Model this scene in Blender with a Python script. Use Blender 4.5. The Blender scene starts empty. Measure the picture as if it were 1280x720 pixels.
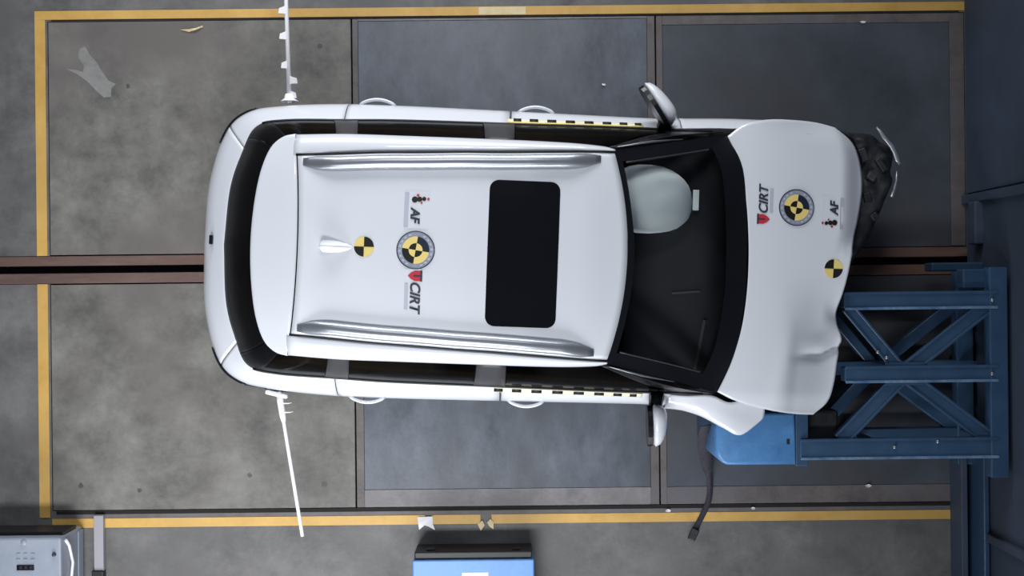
import bpy, bmesh, math, random
from mathutils import Vector, Matrix, noise
random.seed(7)
S = bpy.context.scene
COL = S.collection
R = math.radians

# ------------------------------------------------------------------ camera, world, lights
CAM_H = 8.5
F_PX = 1474.0
ROLL = R(0.6)
cd = bpy.data.cameras.new('camera')
cd.sensor_width = 36.0
cd.lens = F_PX / 1280.0 * 36.0
cam = bpy.data.objects.new('camera', cd)
cam.location = (0, 0, CAM_H)
cam.rotation_euler = (0, 0, -ROLL)
COL.objects.link(cam)
S.camera = cam

w = bpy.data.worlds.new('hall')
S.world = w
w.use_nodes = True
bg = w.node_tree.nodes['Background']
bg.inputs[0].default_value = (0.62, 0.76, 1.0, 1)
bg.inputs[1].default_value = 0.10


def bank(name, loc, target, sx, sy, power, color=(0.97, 0.985, 1.0), spread=180):
    l = bpy.data.lights.new(name, 'AREA')
    l.shape = 'RECTANGLE'
    l.size, l.size_y = sx, sy
    l.energy = power
    l.spread = R(spread)
    l.color = color
    o = bpy.data.objects.new(name, l)
    o.location = loc
    d = Vector(target) - Vector(loc)
    o.rotation_euler = d.to_track_quat('-Z', 'Y').to_euler()
    COL.objects.link(o)
    return o


# rows of film lights along both sides of the impact zone: an upper row under the roof and a lower row on stands
bank('light_row_north_upper', (-0.5, 4.2, 7.6), (-0.4, 1.3, 0.0), 2.6, 0.8, 20, spread=70)
bank('light_row_south_upper', (-1.6, -4.4, 7.4), (-1.5, -1.2, 0.0), 3.0, 0.8, 78, spread=75)
bank('light_row_north_lower', (-1.0, 5.9, 2.9), (-0.9, 0.0, 0.8), 5.4, 2.0, 102, spread=90)
bank('light_row_south_lower', (-1.2, -5.9, 2.9), (-1.0, 0.0, 0.8), 5.4, 2.0, 112, spread=90)

S.view_settings.view_transform = 'Standard'
S.view_settings.look = 'None'
S.view_settings.gamma = 1.0
S.view_settings.use_curve_mapping = False
S.view_settings.exposure = 0.0


def at(px, py, z=0.0):
    """point at height z under a photo position (1280x720 frame)"""
    u = (px - 640) / F_PX * (CAM_H - z)
    v = (360 - py) / F_PX * (CAM_H - z)
    c, s = math.cos(-ROLL), math.sin(-ROLL)
    return Vector((u * c - v * s, u * s + v * c, z))


# ------------------------------------------------------------------ materials
def srgb(r, g, b):
    def f(c):
        c /= 255.0
        return c / 12.92 if c <= 0.04045 else ((c + 0.055) / 1.055) ** 2.4
    return (f(r), f(g), f(b), 1)


def mat(name, col, rough=0.5, metal=0.0, coat=0.0, spec=0.5):
    m = bpy.data.materials.new(name)
    m.use_nodes = True
    b = m.node_tree.nodes['Principled BSDF']
    b.inputs['Base Color'].default_value = col
    b.inputs['Roughness'].default_value = rough
    b.inputs['Metallic'].default_value = metal
    b.inputs['Coat Weight'].default_value = coat
    b.inputs['Coat Roughness'].default_value = 0.04
    b.inputs['Specular IOR Level'].default_value = spec
    return m


def grain(name, c1, c2, scale=3.0, rough=0.6, bump=0.1, metal=0.0, c3=None, lo=0.3, hi=0.7, stretch=(1, 1, 1), spec=0.5, coat=0.0):
    m = mat(name, c1, rough, metal, coat, spec)
    nt = m.node_tree
    b = nt.nodes['Principled BSDF']
    tc = nt.nodes.new('ShaderNodeTexCoord')
    mp = nt.nodes.new('ShaderNodeMapping')
    mp.inputs['Scale'].default_value = stretch
    nt.links.new(tc.outputs['Object'], mp.inputs[0])
    n1 = nt.nodes.new('ShaderNodeTexNoise')
    n1.inputs['Scale'].default_value = scale
    n1.inputs['Detail'].default_value = 8
    n1.inputs['Roughness'].default_value = 0.70
    nt.links.new(mp.outputs[0], n1.inputs['Vector'])
    cr = nt.nodes.new('ShaderNodeValToRGB')
    cr.color_ramp.elements[0].position = lo
    cr.color_ramp.elements[0].color = c1
    cr.color_ramp.elements[1].position = hi
    cr.color_ramp.elements[1].color = c2
    nt.links.new(n1.outputs[0], cr.inputs[0])
    out = cr.outputs[0]
    if c3 is not None:
        n2 = nt.nodes.new('ShaderNodeTexNoise')
        n2.inputs['Scale'].default_value = scale * 0.35
        n2.inputs['Detail'].default_value = 6
        nt.links.new(mp.outputs[0], n2.inputs['Vector'])
        r2 = nt.nodes.new('ShaderNodeValToRGB')
        r2.color_ramp.elements[0].position = 0.48
        r2.color_ramp.elements[1].position = 0.66
        nt.links.new(n2.outputs[0], r2.inputs[0])
        mx = nt.nodes.new('ShaderNodeMix')
        mx.data_type = 'RGBA'
        nt.links.new(r2.outputs[0], mx.inputs['Factor'])
        nt.links.new(out, mx.inputs['A'])
        mx.inputs['B'].default_value = c3
        out = mx.outputs['Result']
    nt.links.new(out, b.inputs['Base Color'])
    rr = nt.nodes.new('ShaderNodeMapRange')
    rr.inputs['To Min'].default_value = max(0.02, rough - 0.1)
    rr.inputs['To Max'].default_value = min(1, rough + 0.12)
    nt.links.new(n1.outputs[0], rr.inputs[0])
    nt.links.new(rr.outputs[0], b.inputs['Roughness'])
    if bump:
        n3 = nt.nodes.new('ShaderNodeTexNoise')
        n3.inputs['Scale'].default_value = scale * 12
        n3.inputs['Detail'].default_value = 4
        nt.links.new(mp.outputs[0], n3.inputs['Vector'])
        bp = nt.nodes.new('ShaderNodeBump')
        bp.inputs['Strength'].default_value = bump
        bp.inputs['Distance'].default_value = 0.01
        nt.links.new(n3.outputs[0], bp.inputs['Height'])
        nt.links.new(bp.outputs[0], b.inputs['Normal'])
    return m


def glass(name, tint, gloss_rough=0.03, gloss=0.8):
    m = bpy.data.materials.new(name)
    m.use_nodes = True
    nt = m.node_tree
    nt.nodes.clear()
    o = nt.nodes.new('ShaderNodeOutputMaterial')
    mix = nt.nodes.new('ShaderNodeMixShader')
    fr = nt.nodes.new('ShaderNodeFresnel')
    fr.inputs[0].default_value = 1.16
    t = nt.nodes.new('ShaderNodeBsdfTransparent')
    t.inputs[0].default_value = tint
    g = nt.nodes.new('ShaderNodeBsdfGlossy')
    g.inputs['Roughness'].default_value = gloss_rough
    g.inputs['Color'].default_value = (gloss, gloss, gloss, 1)
    nt.links.new(fr.outputs[0], mix.inputs[0])
    nt.links.new(t.outputs[0], mix.inputs[1])
    nt.links.new(g.outputs[0], mix.inputs[2])
    nt.links.new(mix.outputs[0], o.inputs[0])
    return m


M = {}
M['paint'] = mat('white_car_paint', (0.74, 0.77, 0.83, 1), 0.35, 0, 1.0)
M['gloss_black'] = mat('gloss_black', srgb(20, 21, 26), 0.25, 0, 0.0)
M['satin_black'] = mat('satin_black', srgb(26, 27, 31), 0.45)
M['rough_black'] = grain('crumpled_black_plastic', srgb(16, 17, 21), srgb(48, 51, 58), 9, 0.5, 0.2)
M['interior'] = mat('dark_interior', srgb(30, 32, 37), 0.8)
M['interior_warm'] = mat('seat_fabric', srgb(46, 43, 42), 0.85)
M['pillar_grey'] = mat('pillar_trim_grey', srgb(58, 58, 62), 0.5)
M['glass'] = glass('tinted_side_glass', (0.09, 0.09, 0.105, 1), 0.12, 0.3)
M['windscreen'] = glass('windscreen_glass', (0.94, 0.96, 0.965, 1))
M['roofglass'] = mat('black_sunroof_glass', srgb(14, 14, 18), 0.12)
M['privacy'] = mat('black_privacy_glass', srgb(12, 13, 17), 0.35, spec=0.02)
M['silver'] = mat('brushed_silver', srgb(158, 162, 170), 0.34, 0.7)
M['chrome'] = mat('chrome', srgb(170, 174, 182), 0.3, 0.4)
M['rubber'] = mat('tyre_rubber', srgb(24, 24, 25), 0.85)
M['airbag'] = mat('airbag_cloth', srgb(238, 248, 249), 0.9)
M['red'] = mat('red_lamp', srgb(120, 12, 14), 0.2)
M['lamp'] = mat('headlamp_lens', srgb(120, 128, 140), 0.12, 0.2)
M['st_white'] = mat('sticker_white', srgb(218, 221, 231), 0.5)
M['st_grey'] = mat('sticker_grey_print', srgb(186, 188, 202), 0.5)
M['st_ring'] = grain('sticker_ring_bluegrey', srgb(128, 138, 158), srgb(164, 171, 188), 60, 0.5, 0)
M['st_navy'] = mat('sticker_navy', srgb(22, 30, 52), 0.5)
M['st_black'] = mat('sticker_black', srgb(18, 16, 14), 0.5)
M['st_yellow'] = mat('sticker_yellow', srgb(236, 212, 128), 0.5)
M['st_red'] = mat('sticker_red', srgb(190, 48, 62), 0.5)
M['st_text'] = mat('sticker_dark_print', srgb(52, 54, 68), 0.5)
M['tape_yellow'] = mat('tape_yellow', srgb(238, 216, 128), 0.5)
M['tape_pale'] = mat('tape_pale', srgb(240, 236, 205), 0.5)
M['white_plastic'] = mat('white_plastic', srgb(236, 234, 238), 0.5)
M['concrete'] = grain('concrete', srgb(78, 77, 77), srgb(122, 121, 120), 3.2, 0.6, 0.14, c3=srgb(98, 97, 97))
M['plate_concrete'] = grain('worn_concrete_plate', srgb(84, 83, 81), srgb(132, 130, 125), 2.6, 0.55, 0.12, c3=srgb(104, 99, 97), lo=.34, hi=.66)
M['plate_steel'] = grain('bluegrey_steel_plate', srgb(62, 68, 78), srgb(104, 110, 121), 2.6, 0.38, 0.06, c3=srgb(76, 80, 88), stretch=(1.5, 0.8, 1))
M['plate_falloff'] = grain('falloff_steel_plate', srgb(62, 67, 76), srgb(84, 90, 100), 1.6, 0.5, 0.06, c3=srgb(70, 70, 74))  # base colour darkened to carry the light falloff towards the barrier
M['frame_brown'] = grain('rusty_frame_steel', srgb(82, 77, 77), srgb(116, 109, 108), 5, 0.55, 0.15, c3=srgb(100, 99, 104))
M['rust'] = grain('rusty_brown_rail', srgb(84, 64, 60), srgb(116, 94, 88), 4, 0.6, 0.2, c3=srgb(96, 70, 60), stretch=(0.4, 2, 1))
M['dark_gap'] = mat('dark_joint', srgb(30, 26, 26), 0.9)
M['line_yellow'] = grain('yellow_floor_paint', srgb(192, 150, 74), srgb(222, 180, 102), 5, 0.5, 0.1, c3=srgb(202, 164, 92), stretch=(0.6, 0.6, 1))
M['pale_glare_scrap'] = grain('pale_glare_and_scrap', srgb(214, 192, 146), srgb(232, 216, 180), 12, 0.6, 0.1)  # pale colour shared by the painted glare patch and the loose scraps
M['blue'] = grain('blue_barrier_paint', srgb(46, 72, 102), srgb(60, 88, 118), 4, 0.32, 0.08, c3=srgb(50, 76, 102))
M['blue_light'] = grain('light_blue_block_paint', srgb(70, 120, 174), srgb(94, 148, 204), 5, 0.3, 0.1, c3=srgb(84, 138, 194))
M['blue_dark'] = grain('dark_blue_wall_paint', srgb(58, 68, 86), srgb(70, 82, 102), 2, 0.6, 0.08, c3=srgb(56, 66, 80))
M['blue_glint'] = grain('blue_edge_highlight', srgb(70, 104, 140), srgb(120, 148, 176), 9, 0.25, 0.05)  # lighter blue that paints the edge highlight onto the chord lips
M['frame_grey'] = grain('worn_grey_frame_steel', srgb(96, 95, 98), srgb(140, 137, 138), 6, 0.5, 0.1, c3=srgb(112, 110, 114))
M['case_blue'] = grain('case_blue', srgb(92, 142, 206), srgb(112, 162, 224), 6, 0.4, 0.03)
M['cab_grey'] = grain('cabinet_light_grey', srgb(142, 151, 166), srgb(160, 168, 182), 3, 0.45, 0.02)
M['alu'] = mat('aluminium_bar', srgb(160, 159, 166), 0.5, 0.1)
M['oil'] = grain('oil_stain', srgb(70, 68, 66), srgb(88, 86, 84), 8, 0.5, 0)
M['strap'] = grain('dark_strap', srgb(38, 38, 46), srgb(58, 58, 68), 20, 0.8, 0.1)
M['scuff'] = grain('pale_scuff', srgb(116, 116, 115), srgb(142, 142, 140), 9, 0.7, 0.05)


# ------------------------------------------------------------------ mesh helpers
def link(name, me, m, parent=None):
    o = bpy.data.objects.new(name, me)
    COL.objects.link(o)
    if m is not None:
        me.materials.append(m)
    if parent is not None:
        o.parent = parent
    return o


def smooth(me, on=True):
    for p in me.polygons:
        p.use_smooth = on


def raw(name, v, f, m, parent=None, sm=True, recalc=True):
    me = bpy.data.meshes.new(name)
    me.from_pydata([tuple(p) for p in v], [], f)
    if recalc:
        bm = bmesh.new()
        bm.from_mesh(me)
        bmesh.ops.recalc_face_normals(bm, faces=bm.faces)
        bm.to_mesh(me)
        bm.free()
    smooth(me, sm)
    return link(name, me, m, parent)


def box(name, a, b, m, parent=None, bev=0.0, rot=None, org=None, seg=2):
    """box between corners a and b (local); rot/org: rotate about z at org"""
    bm = bmesh.new()
    x0, y0, z0 = a
    x1, y1, z1 = b
    c = Vector(((x0 + x1) / 2, (y0 + y1) / 2, (z0 + z1) / 2))
    bmesh.ops.create_cube(bm, size=1)
    for v in bm.verts:
        v.co = Vector((v.co.x * abs(x1 - x0), v.co.y * abs(y1 - y0), v.co.z * abs(z1 - z0))) + c
    if bev:
        bmesh.ops.bevel(bm, geom=bm.edges[:], offset=bev, segments=seg, affect='EDGES', profile=0.5)
    if rot:
        bmesh.ops.rotate(bm, verts=bm.verts, cent=org or c, matrix=Matrix.Rotation(rot, 3, 'Z'))
    me = bpy.data.meshes.new(name)
    bm.to_mesh(me)
    bm.free()
    return link(name, me, m, parent)


def prism(name, poly, z0, z1, m, parent=None, bev=0.0, sm=False):
    bm = bmesh.new()
    vs = [bm.verts.new((p[0], p[1], z0)) for p in poly]
    f = bm.faces.new(vs)
    r = bmesh.ops.extrude_face_region(bm, geom=[f])
    for g in r['geom']:
        if isinstance(g, bmesh.types.BMVert):
            g.co.z = z1
    bmesh.ops.recalc_face_normals(bm, faces=bm.faces)
    if bev:
        es = [e for e in bm.edges if abs(e.verts[0].co.z - z1) < 1e-6 and abs(e.verts[1].co.z - z1) < 1e-6]
        bmesh.ops.bevel(bm, geom=es, offset=bev, segments=3, affect='EDGES', profile=0.5)
    me = bpy.data.meshes.new(name)
    bm.to_mesh(me)
    bm.free()
    smooth(me, sm)
    return link(name, me, m, parent)


def tube(name, pts, rad, m, parent=None, n=8):
    pts = [Vector(p) for p in pts]
    rs = rad if isinstance(rad, (list, tuple)) else [rad] * len(pts)
    v, f = [], []
    for i, p in enumerate(pts):
        t = (pts[min(i + 1, len(pts) - 1)] - pts[max(i - 1, 0)]).normalized()
        a = t.cross(Vector((0, 0, 1)))
        if a.length < 1e-3:
            a = t.cross(Vector((0, 1, 0)))
        a.normalize()
        b = t.cross(a)
        for k in range(n):
            q = 2 * math.pi * k / n
            v.append(p + (a * math.cos(q) + b * math.sin(q)) * rs[i])
    for i in range(len(pts) - 1):
        for k in range(n):
            f.append((i * n + k, i * n + (k + 1) % n, (i + 1) * n + (k + 1) % n, (i + 1) * n + k))
    f.append(tuple(range(n - 1, -1, -1)))
    f.append(tuple(range((len(pts) - 1) * n, len(pts) * n)))
    return raw(name, v, f, m, parent)


def lathe(name, prof, m, parent=None, n=32, axis='y', c=(0, 0, 0)):
    v, f = [], []
    for r, h in prof:
        for k in range(n):
            q = 2 * math.pi * k / n
            if axis == 'y':
                v.append((c[0] + r * math.cos(q), c[1] + h, c[2] + r * math.sin(q)))
            else:
                v.append((c[0] + r * math.cos(q), c[1] + r * math.sin(q), c[2] + h))
    for i in range(len(prof) - 1):
        for k in range(n):
            f.append((i * n + k, i * n + (k + 1) % n, (i + 1) * n + (k + 1) % n, (i + 1) * n + k))
    return raw(name, v, f, m, parent)


def cr1(p0, p1, p2, p3, t):
    return 0.5 * ((2 * p1) + (p2 - p0) * t + (2 * p0 - 5 * p1 + 4 * p2 - p3) * t * t + (3 * p1 - p0 - 3 * p2 + p3) * t ** 3)


def crv(pts, u):
    n = len(pts)
    i = min(max(int(math.floor(u)), 0), n - 2)
    t = u - i
    p1, p2 = pts[i], pts[i + 1]
    p0 = pts[i - 1] if i > 0 else p1 * 2 - p2
    p3 = pts[i + 2] if i + 2 < n else p2 * 2 - p1
    return cr1(p0, p1, p2, p3, t)


class Surf:
    """Catmull-Rom surface over a grid of control points: rows (v) of columns (u)"""

    def __init__(self, rows, fn=None):
        self.rows = [[Vector(p) for p in r] for r in rows]
        self.fn = fn

    def ev(self, u, v):
        p = crv([crv(r, u) for r in self.rows], v)
        return self.fn(p) if self.fn else p

    def grid(self, u0, u1, v0, v1, nu, nv, mirror=None):
        vs, fs = [], []
        for j in range(nv + 1):
            for i in range(nu + 1):
                p = self.ev(u0 + (u1 - u0) * i / nu, v0 + (v1 - v0) * j / nv)
                if mirror:
                    p = Vector((p.x, -p.y, p.z))
                vs.append(p)
        for j in range(nv):
            for i in range(nu):
                a = j * (nu + 1) + i
                fs.append((a, a + 1, a + nu + 2, a + nu + 1))
        return vs, fs


def solid(o, t, off=-1):
    md = o.modifiers.new('thickness', 'SOLIDIFY')
    md.thickness = t
    md.offset = off
    return o


def panel(name, surf, u0, u1, v0, v1, nu, nv, m, parent, sides=(1,), arches=(), thick=0.004, up=None):
    """surface piece; sides=(1,-1) joins both mirror halves into one mesh (for pieces that cross the middle)"""
    V, Fc = [], []
    for s in sides:
        vs, fs = surf.grid(u0, u1, v0, v1, nu, nv, mirror=(s < 0))
        b = len(V)
        if arches:
            keep = []
            for f in fs:
                c = sum((vs[i] for i in f), Vector()) / 4
                if all((c.x - ax) ** 2 + (c.z - az) ** 2 > ar * ar for ax, az, ar in arches):
                    keep.append(f)
            fs = keep
            for p in vs:
                for ax, az, ar in arches:
                    d = math.hypot(p.x - ax, p.z - az)
                    if 1e-6 < d < ar:
                        p.x = ax + (p.x - ax) / d * ar
                        p.z = az + (p.z - az) / d * ar
        V += vs
        Fc += [tuple(i + b for i in f) for f in fs]
    me = bpy.data.meshes.new(name)
    me.from_pydata([tuple(p) for p in V], [], Fc)
    bm = bmesh.new()
    bm.from_mesh(me)
    bmesh.ops.remove_doubles(bm, verts=bm.verts, dist=0.0004)
    loose = [v for v in bm.verts if not v.link_faces]
    bmesh.ops.delete(bm, geom=loose, context='VERTS')
    bmesh.ops.recalc_face_normals(bm, faces=bm.faces)
    # make normals point outwards (away from the cabin centre)
    c = Vector((0, 0, 0.7))
    tot = sum(((f.calc_center_median() - c).dot(f.normal) * f.calc_area() for f in bm.faces))
    if tot < 0:
        bmesh.ops.reverse_faces(bm, faces=bm.faces)
    bm.to_mesh(me)
    bm.free()
    smooth(me)
    o = link(name, me, m, parent)
    if thick:
        solid(o, thick, -1)
    return o


def empty(name, loc, rz=0.0):
    o = bpy.data.objects.new(name, None)
    o.empty_display_size = 0.2
    o.location = loc
    o.rotation_euler = (0, 0, rz)
    COL.objects.link(o)
    return o


def tag(o, label, cat=None, group=None, kind=None):
    o['label'] = label
    if cat:
        o['category'] = cat
    if group:
        o['group'] = group
    if kind:
        o['kind'] = kind
    return o


# ------------------------------------------------------------------ floor
FX0, FX1, FY0, FY1 = -3.33, 3.28, -1.575, 1.955      # plated area
RY0, RY1 = 0.062, 0.266                              # tow rail
fl = []
fv, ff = [], []


def addbox(v, f, x0, x1, y0, y1, z0, z1):
    b = len(v)
    v += [(x0, y0, z0), (x1, y0, z0), (x1, y1, z0), (x0, y1, z0), (x0, y0, z1), (x1, y0, z1), (x1, y1, z1), (x0, y1, z1)]
    f += [tuple(b + i for i in q) for q in ((0, 3, 2, 1), (4, 5, 6, 7), (0, 1, 5, 4), (1, 2, 6, 5), (2, 3, 7, 6), (3, 0, 4, 7))]


addbox(fv, ff, -7, 6, -6, 6, -0.40, -0.12)
addbox(fv, ff, -7, 6, FY1, 6, -0.12, 0)
addbox(fv, ff, -7, 6, -6, FY0, -0.12, 0)
addbox(fv, ff, -7, FX0, RY1, FY1, -0.12, 0)
addbox(fv, ff, -7, FX0, FY0, RY0, -0.12, 0)
addbox(fv, ff, FX1, 6, RY1, FY1, -0.12, 0)
addbox(fv, ff, FX1, 6, FY0, RY0, -0.12, 0)
floor = raw('floor', fv, ff, M['concrete'], sm=False)
tag(floor, 'grey concrete floor with inset steel plates and yellow border', kind='structure')

G = 0.006
XS1, XS2 = -1.138, 1.052


def plate(x0, x1, y0, y1, m, label, frame=None):
    if frame:
        fw = frame
        # inner plate plus four frame strips around it
        box('floor_plate', (x0 + fw[0] + .002, y0 + fw[2] + .002, -0.12), (x1 - fw[1] - .002, y1 - fw[3] - .002, 0), m, floor, 0.002, seg=1)['label'] = label
        for a, b, c, d in ((x0 + G, x0 + fw[0], y0 + G, y1 - G), (x1 - fw[1], x1 - G, y0 + G, y1 - G)):
            if b - a > 0.012:
                box('plate_frame_strip', (a, c, -0.12), (b, d, 0.001), M['frame_brown'], floor, 0.001, seg=1)
        for c, d in ((y0 + G, y0 + fw[2]), (y1 - fw[3], y1 - G)):
            if d - c > 0.012:
                box('plate_frame_strip', (x0 + fw[0] + .001, c, -0.12), (x1 - fw[1] - .001, d, 0.001), M['frame_grey'] if x1 == XS2 else M['frame_brown'], floor, 0.001, seg=1)
    else:
        box('floor_plate', (x0 + G, y0 + G, -0.12), (x1 - G, y1 - G, 0), m, floor, 0.002, seg=1)['label'] = label


plate(FX0, XS1, RY1, FY1, M['plate_concrete'], 'worn grey floor plate with pale scuff')
plate(FX0, XS1, FY0, RY0, M['plate_concrete'], 'warm grey floor plate under the yellow corner')
plate(XS1, XS2, RY1, FY1, M['plate_steel'], 'blue-grey steel floor plate', (0.045, 0.06, 0.0, 0.02))
plate(XS1, XS2, FY0, RY0, M['plate_steel'], 'blue-grey steel floor plate with worn edge', (0.06, 0.065, 0.13, 0.0))
plate(XS2, FX1, RY1, FY1, M['plate_falloff'], 'steel floor plate, colour darkened for light falloff', (0.05, 0.11, 0.0, 0.07))
plate(XS2, FX1, FY0, RY0, M['plate_falloff'], 'steel floor plate by the barrier, colour darkened for light falloff', (0.05, 0.11, 0.13, 0.0))

# yellow border lines (paint strips), slightly proud of the floor
YT = 0.004


def line(x0, x1, y0, y1, m=None, z=YT, name='yellow_line'):
    return box(name, (x0, y0, 0.0005), (x1, y1, z), m or M['line_yellow'], floor)


line(-3.42, 3.28, 1.968, 2.030)
line(-3.42, -3.345, RY1, 1.967)
line(-3.42, -3.345, -1.62, RY0)
line(-3.33, -0.645, -1.696, -1.630)
line(-0.60, -0.245, -1.696, -1.630)
line(-0.165, 3.20, -1.696, -1.630)
# long dark joint along the lines
box('joint_strip', (-3.30, -1.628, 0.0004), (3.20, -1.60, 0.002), M['frame_brown'], floor)
box('joint_strip', (-3.30, -1.600, 0.0004), (3.20, -1.576, 0.0015), M['dark_gap'], floor)
box('joint_strip', (-3.30, 1.956, 0.0004), (3.24, 1.966, 0.0015), M['dark_gap'], floor)
box('painted_glare_patch', (-0.22, 1.972, YT), (0.12, 2.026, YT + 0.0008), M['pale_glare_scrap'], floor)  # soft glare on the far line, painted as a pale patch
# pale scuff and scrap marks
def floor_poly(name, pix, m, z=0.0012):
    p = [at(x, y) for x, y in pix]
    v = [(q.x, q.y, z) for q in p] + [(q.x, q.y, 0.0003) for q in p]
    n = len(p)
    f = [tuple(range(n))] + [(i, (i + 1) % n, n + (i + 1) % n, n + i) for i in range(n)]
    return raw(name, v, f, m, floor, sm=False)


floor_poly('scuff_mark', [(99, 62), (106, 58), (112, 68), (121, 78), (128, 90), (136, 101), (145, 105), (139, 111), (139, 121), (130, 122), (120, 113), (108, 101), (95, 92), (82, 86), (94, 87), (104, 90), (105, 82), (98, 72)], M['scuff'])
for px, py, r in ((101, 607, 4), (405, 606, 4), (400, 58, 3.5), (174, 613, 3), (312, 594, 3), (160, 108, 3)):
    floor_poly('oil_spot', [(px + r * math.cos(a * .785) * random.uniform(.7, 1.3), py + r * math.sin(a * .785) * random.uniform(.6, 1.2)) for a in range(8)], M['oil'])

# tow rail let into the floor
rail = empty('tow_rail', (0, (RY0 + RY1) / 2, 0))
tag(rail, 'rusty brown slotted tow rail running under the car', 'rail')
ry = (RY0 + RY1) / 2
for a, b in ((RY0 - ry + .004, -0.026), (0.030, RY1 - ry - .004)):
    box('rail_flange', (-7, a, -0.10), (5.9, b, 0.003), M['rust'], rail, 0.003, seg=1)
box('slot_bottom', (-7, -0.028, -0.115), (5.9, 0.032, -0.09), M['dark_gap'], rail)

# ------------------------------------------------------------------ barrier wall on the right
wall = box('wall_right', (3.275, -5, 0), (5.5, 5, 2.3), M['blue_dark'], None, 0.02)
tag(wall, 'massive dark blue barrier wall', kind='structure')
wx = 3.274
for y0, y1 in ((0.64, 4.2),):
    box('wall_panel', (wx - 0.012, y0, 0.05), (wx + 0.01, y1, 2.2), M['blue_dark'], wall, 0.004)
for y in (0.60, -1.75):
    box('wall_rib', (wx - 0.03, y - 0.03, 0.0), (wx + 0.01, y + 0.03, 2.25), M['blue_dark'], wall, 0.006)
box('wall_ledge', (wx - 0.06, 0.27, 0.20), (wx + 0.01, 0.57, 0.32), M['blue_dark'], wall, 0.01)
post = empty('floor_channel', (3.2, -2.2, 0))
tag(post, 'dark blue steel channel along the wall foot below the truss', 'channel')
box('channel_flange', (-.06, -1.0, 0.0), (-.015, 1.02, 0.22), M['blue_dark'], post, 0.006)
box('channel_web', (-.015, -1.0, 0.0), (.025, 1.02, 0.06), M['satin_black'], post, 0.004)
box('channel_flange', (.025, -1.0, 0.0), (.065, 1.10, 0.40), M['blue'], post, 0.008)

# ------------------------------------------------------------------ crash barrier (truss and block)
TZ = 0.78
bar = empty('crash_barrier', (2.6, -0.6, 0))
tag(bar, 'blue steel truss barrier pressed against the crumpled car front', 'barrier')
BO = Vector((2.6, -0.6, 0))


def beam(name, a, b, wd, z0, z1, m=None, lip=True):
    """box beam in plan from a to b, with thin raised flange lips along both edges"""
    a = Vector((a[0], a[1], 0)) - BO
    b = Vector((b[0], b[1], 0)) - BO
    d = b - a
    L = d.length
    ang = math.atan2(d.y, d.x)
    o = box(name, (0, -wd / 2, z0), (L, wd / 2, z1), m or M['blue'], bar, 0.008)
    o.location = (a.x, a.y, 0)
    o.rotation_euler = (0, 0, ang)
    if lip:
        for s in (-1, 1):
            box('flange_lip', (0.004, s * wd / 2 - 0.011, z1 - 0.004), (L - 0.004, s * wd / 2 + 0.007, z1 + 0.008), M['blue_glint'] if s < 0 and abs(d.y) < .01 else M['blue'], o, 0.004)  # south lip of each chord gets the painted highlight colour
    return o


def T(px, py, z=TZ):
    return at(px, py, z)


for z0, z1, dz in ((TZ - 0.10, TZ, 0), (0.10, 0.20, 1)):
    k = (CAM_H - TZ)
    x0 = at(1051, 0, TZ).x
    xr = T(1249, 467).x
    yt, ym, yb = T(1150, 375).y, T(1150, 467).y, T(1150, 560).y
    lip = dz == 0
    beam('chord_beam', (x0, yt), (xr, yt), 0.10, z0, z1, lip=lip)
    beam('chord_beam', (x0, ym), (xr, ym), 0.095, z0, z1, lip=lip)
    beam('chord_beam', (T(1000, 560).x, yb), (xr, yb), 0.12, z0, z1, lip=lip)
    beam('end_beam', (xr, yt + 0.21), (xr, yb - 0.2), 0.12, z0 + 0.004, z1 + 0.004, lip=False)
    xc = T(1132, 467).x
    e = 0.004
    beam('brace', (x0 + 0.03, yt - 0.04), (xc - .03, ym + 0.03), 0.07, z0 + e, z1 - 0.02, lip=lip)
    beam('brace', (xr - 0.06, yt - 0.04), (xc + .03, ym + 0.03), 0.085, z0 + e, z1 - 0.02, lip=lip)
    beam('brace', (x0 - 0.03, yb + 0.05), (xc - .03, ym - 0.03), 0.085, z0 + e, z1 - 0.02, lip=lip)
    beam('brace', (xr - 0.06, yb + 0.05), (xc + .03, ym - 0.03), 0.085, z0 + e, z1 - 0.02, lip=lip)
for (x, y) in ((xr, yt), (xr, ym), (xr, yb), (x0 + 0.22, yt), (x0 + .2, yb), (xc, ym)):
    box('upright', (x - 0.045 - BO.x, y - 0.045 - BO.y, 0.0), (x + 0.045 - BO.x, y + 0.045 - BO.y, TZ - 0.02), M['blue'], bar, 0.006)
box('gusset_plate', (xc - 0.13 - BO.x, ym - 0.075 - BO.y, TZ - 0.016), (xc + 0.13 - BO.x, ym + 0.075 - BO.y, TZ - 0.004), M['blue'], bar, 0.003)
# cross arm near the wall, over the rail
box('cross_arm', (xr - 0.20 - BO.x, yt + 0.07 - BO.y, TZ - 0.2), (xr - 0.05 - BO.x, yt + 0.20 - BO.y, TZ - 0.08), M['blue'], bar, 0.01)
box('end_plate', (xr - 0.30 - BO.x, yt + 0.19 - BO.y, 0.25), (xr + 0.06 - BO.x, yt + 0.25 - BO.y, 0.40), M['blue'], bar, 0.01)
for px, py in ((1097, 440), (1108, 447), (1172, 552), (1118, 559), (1240, 375), (1240, 467)):
    p = T(px, py)
    lathe('bolt', [(0.0, 0.018), (0.010, 0.018), (0.012, 0.010), (0.012, 0.0)], M['silver'], bar, 8, 'z', (p.x - BO.x, p.y - BO.y, TZ - .004))
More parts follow.
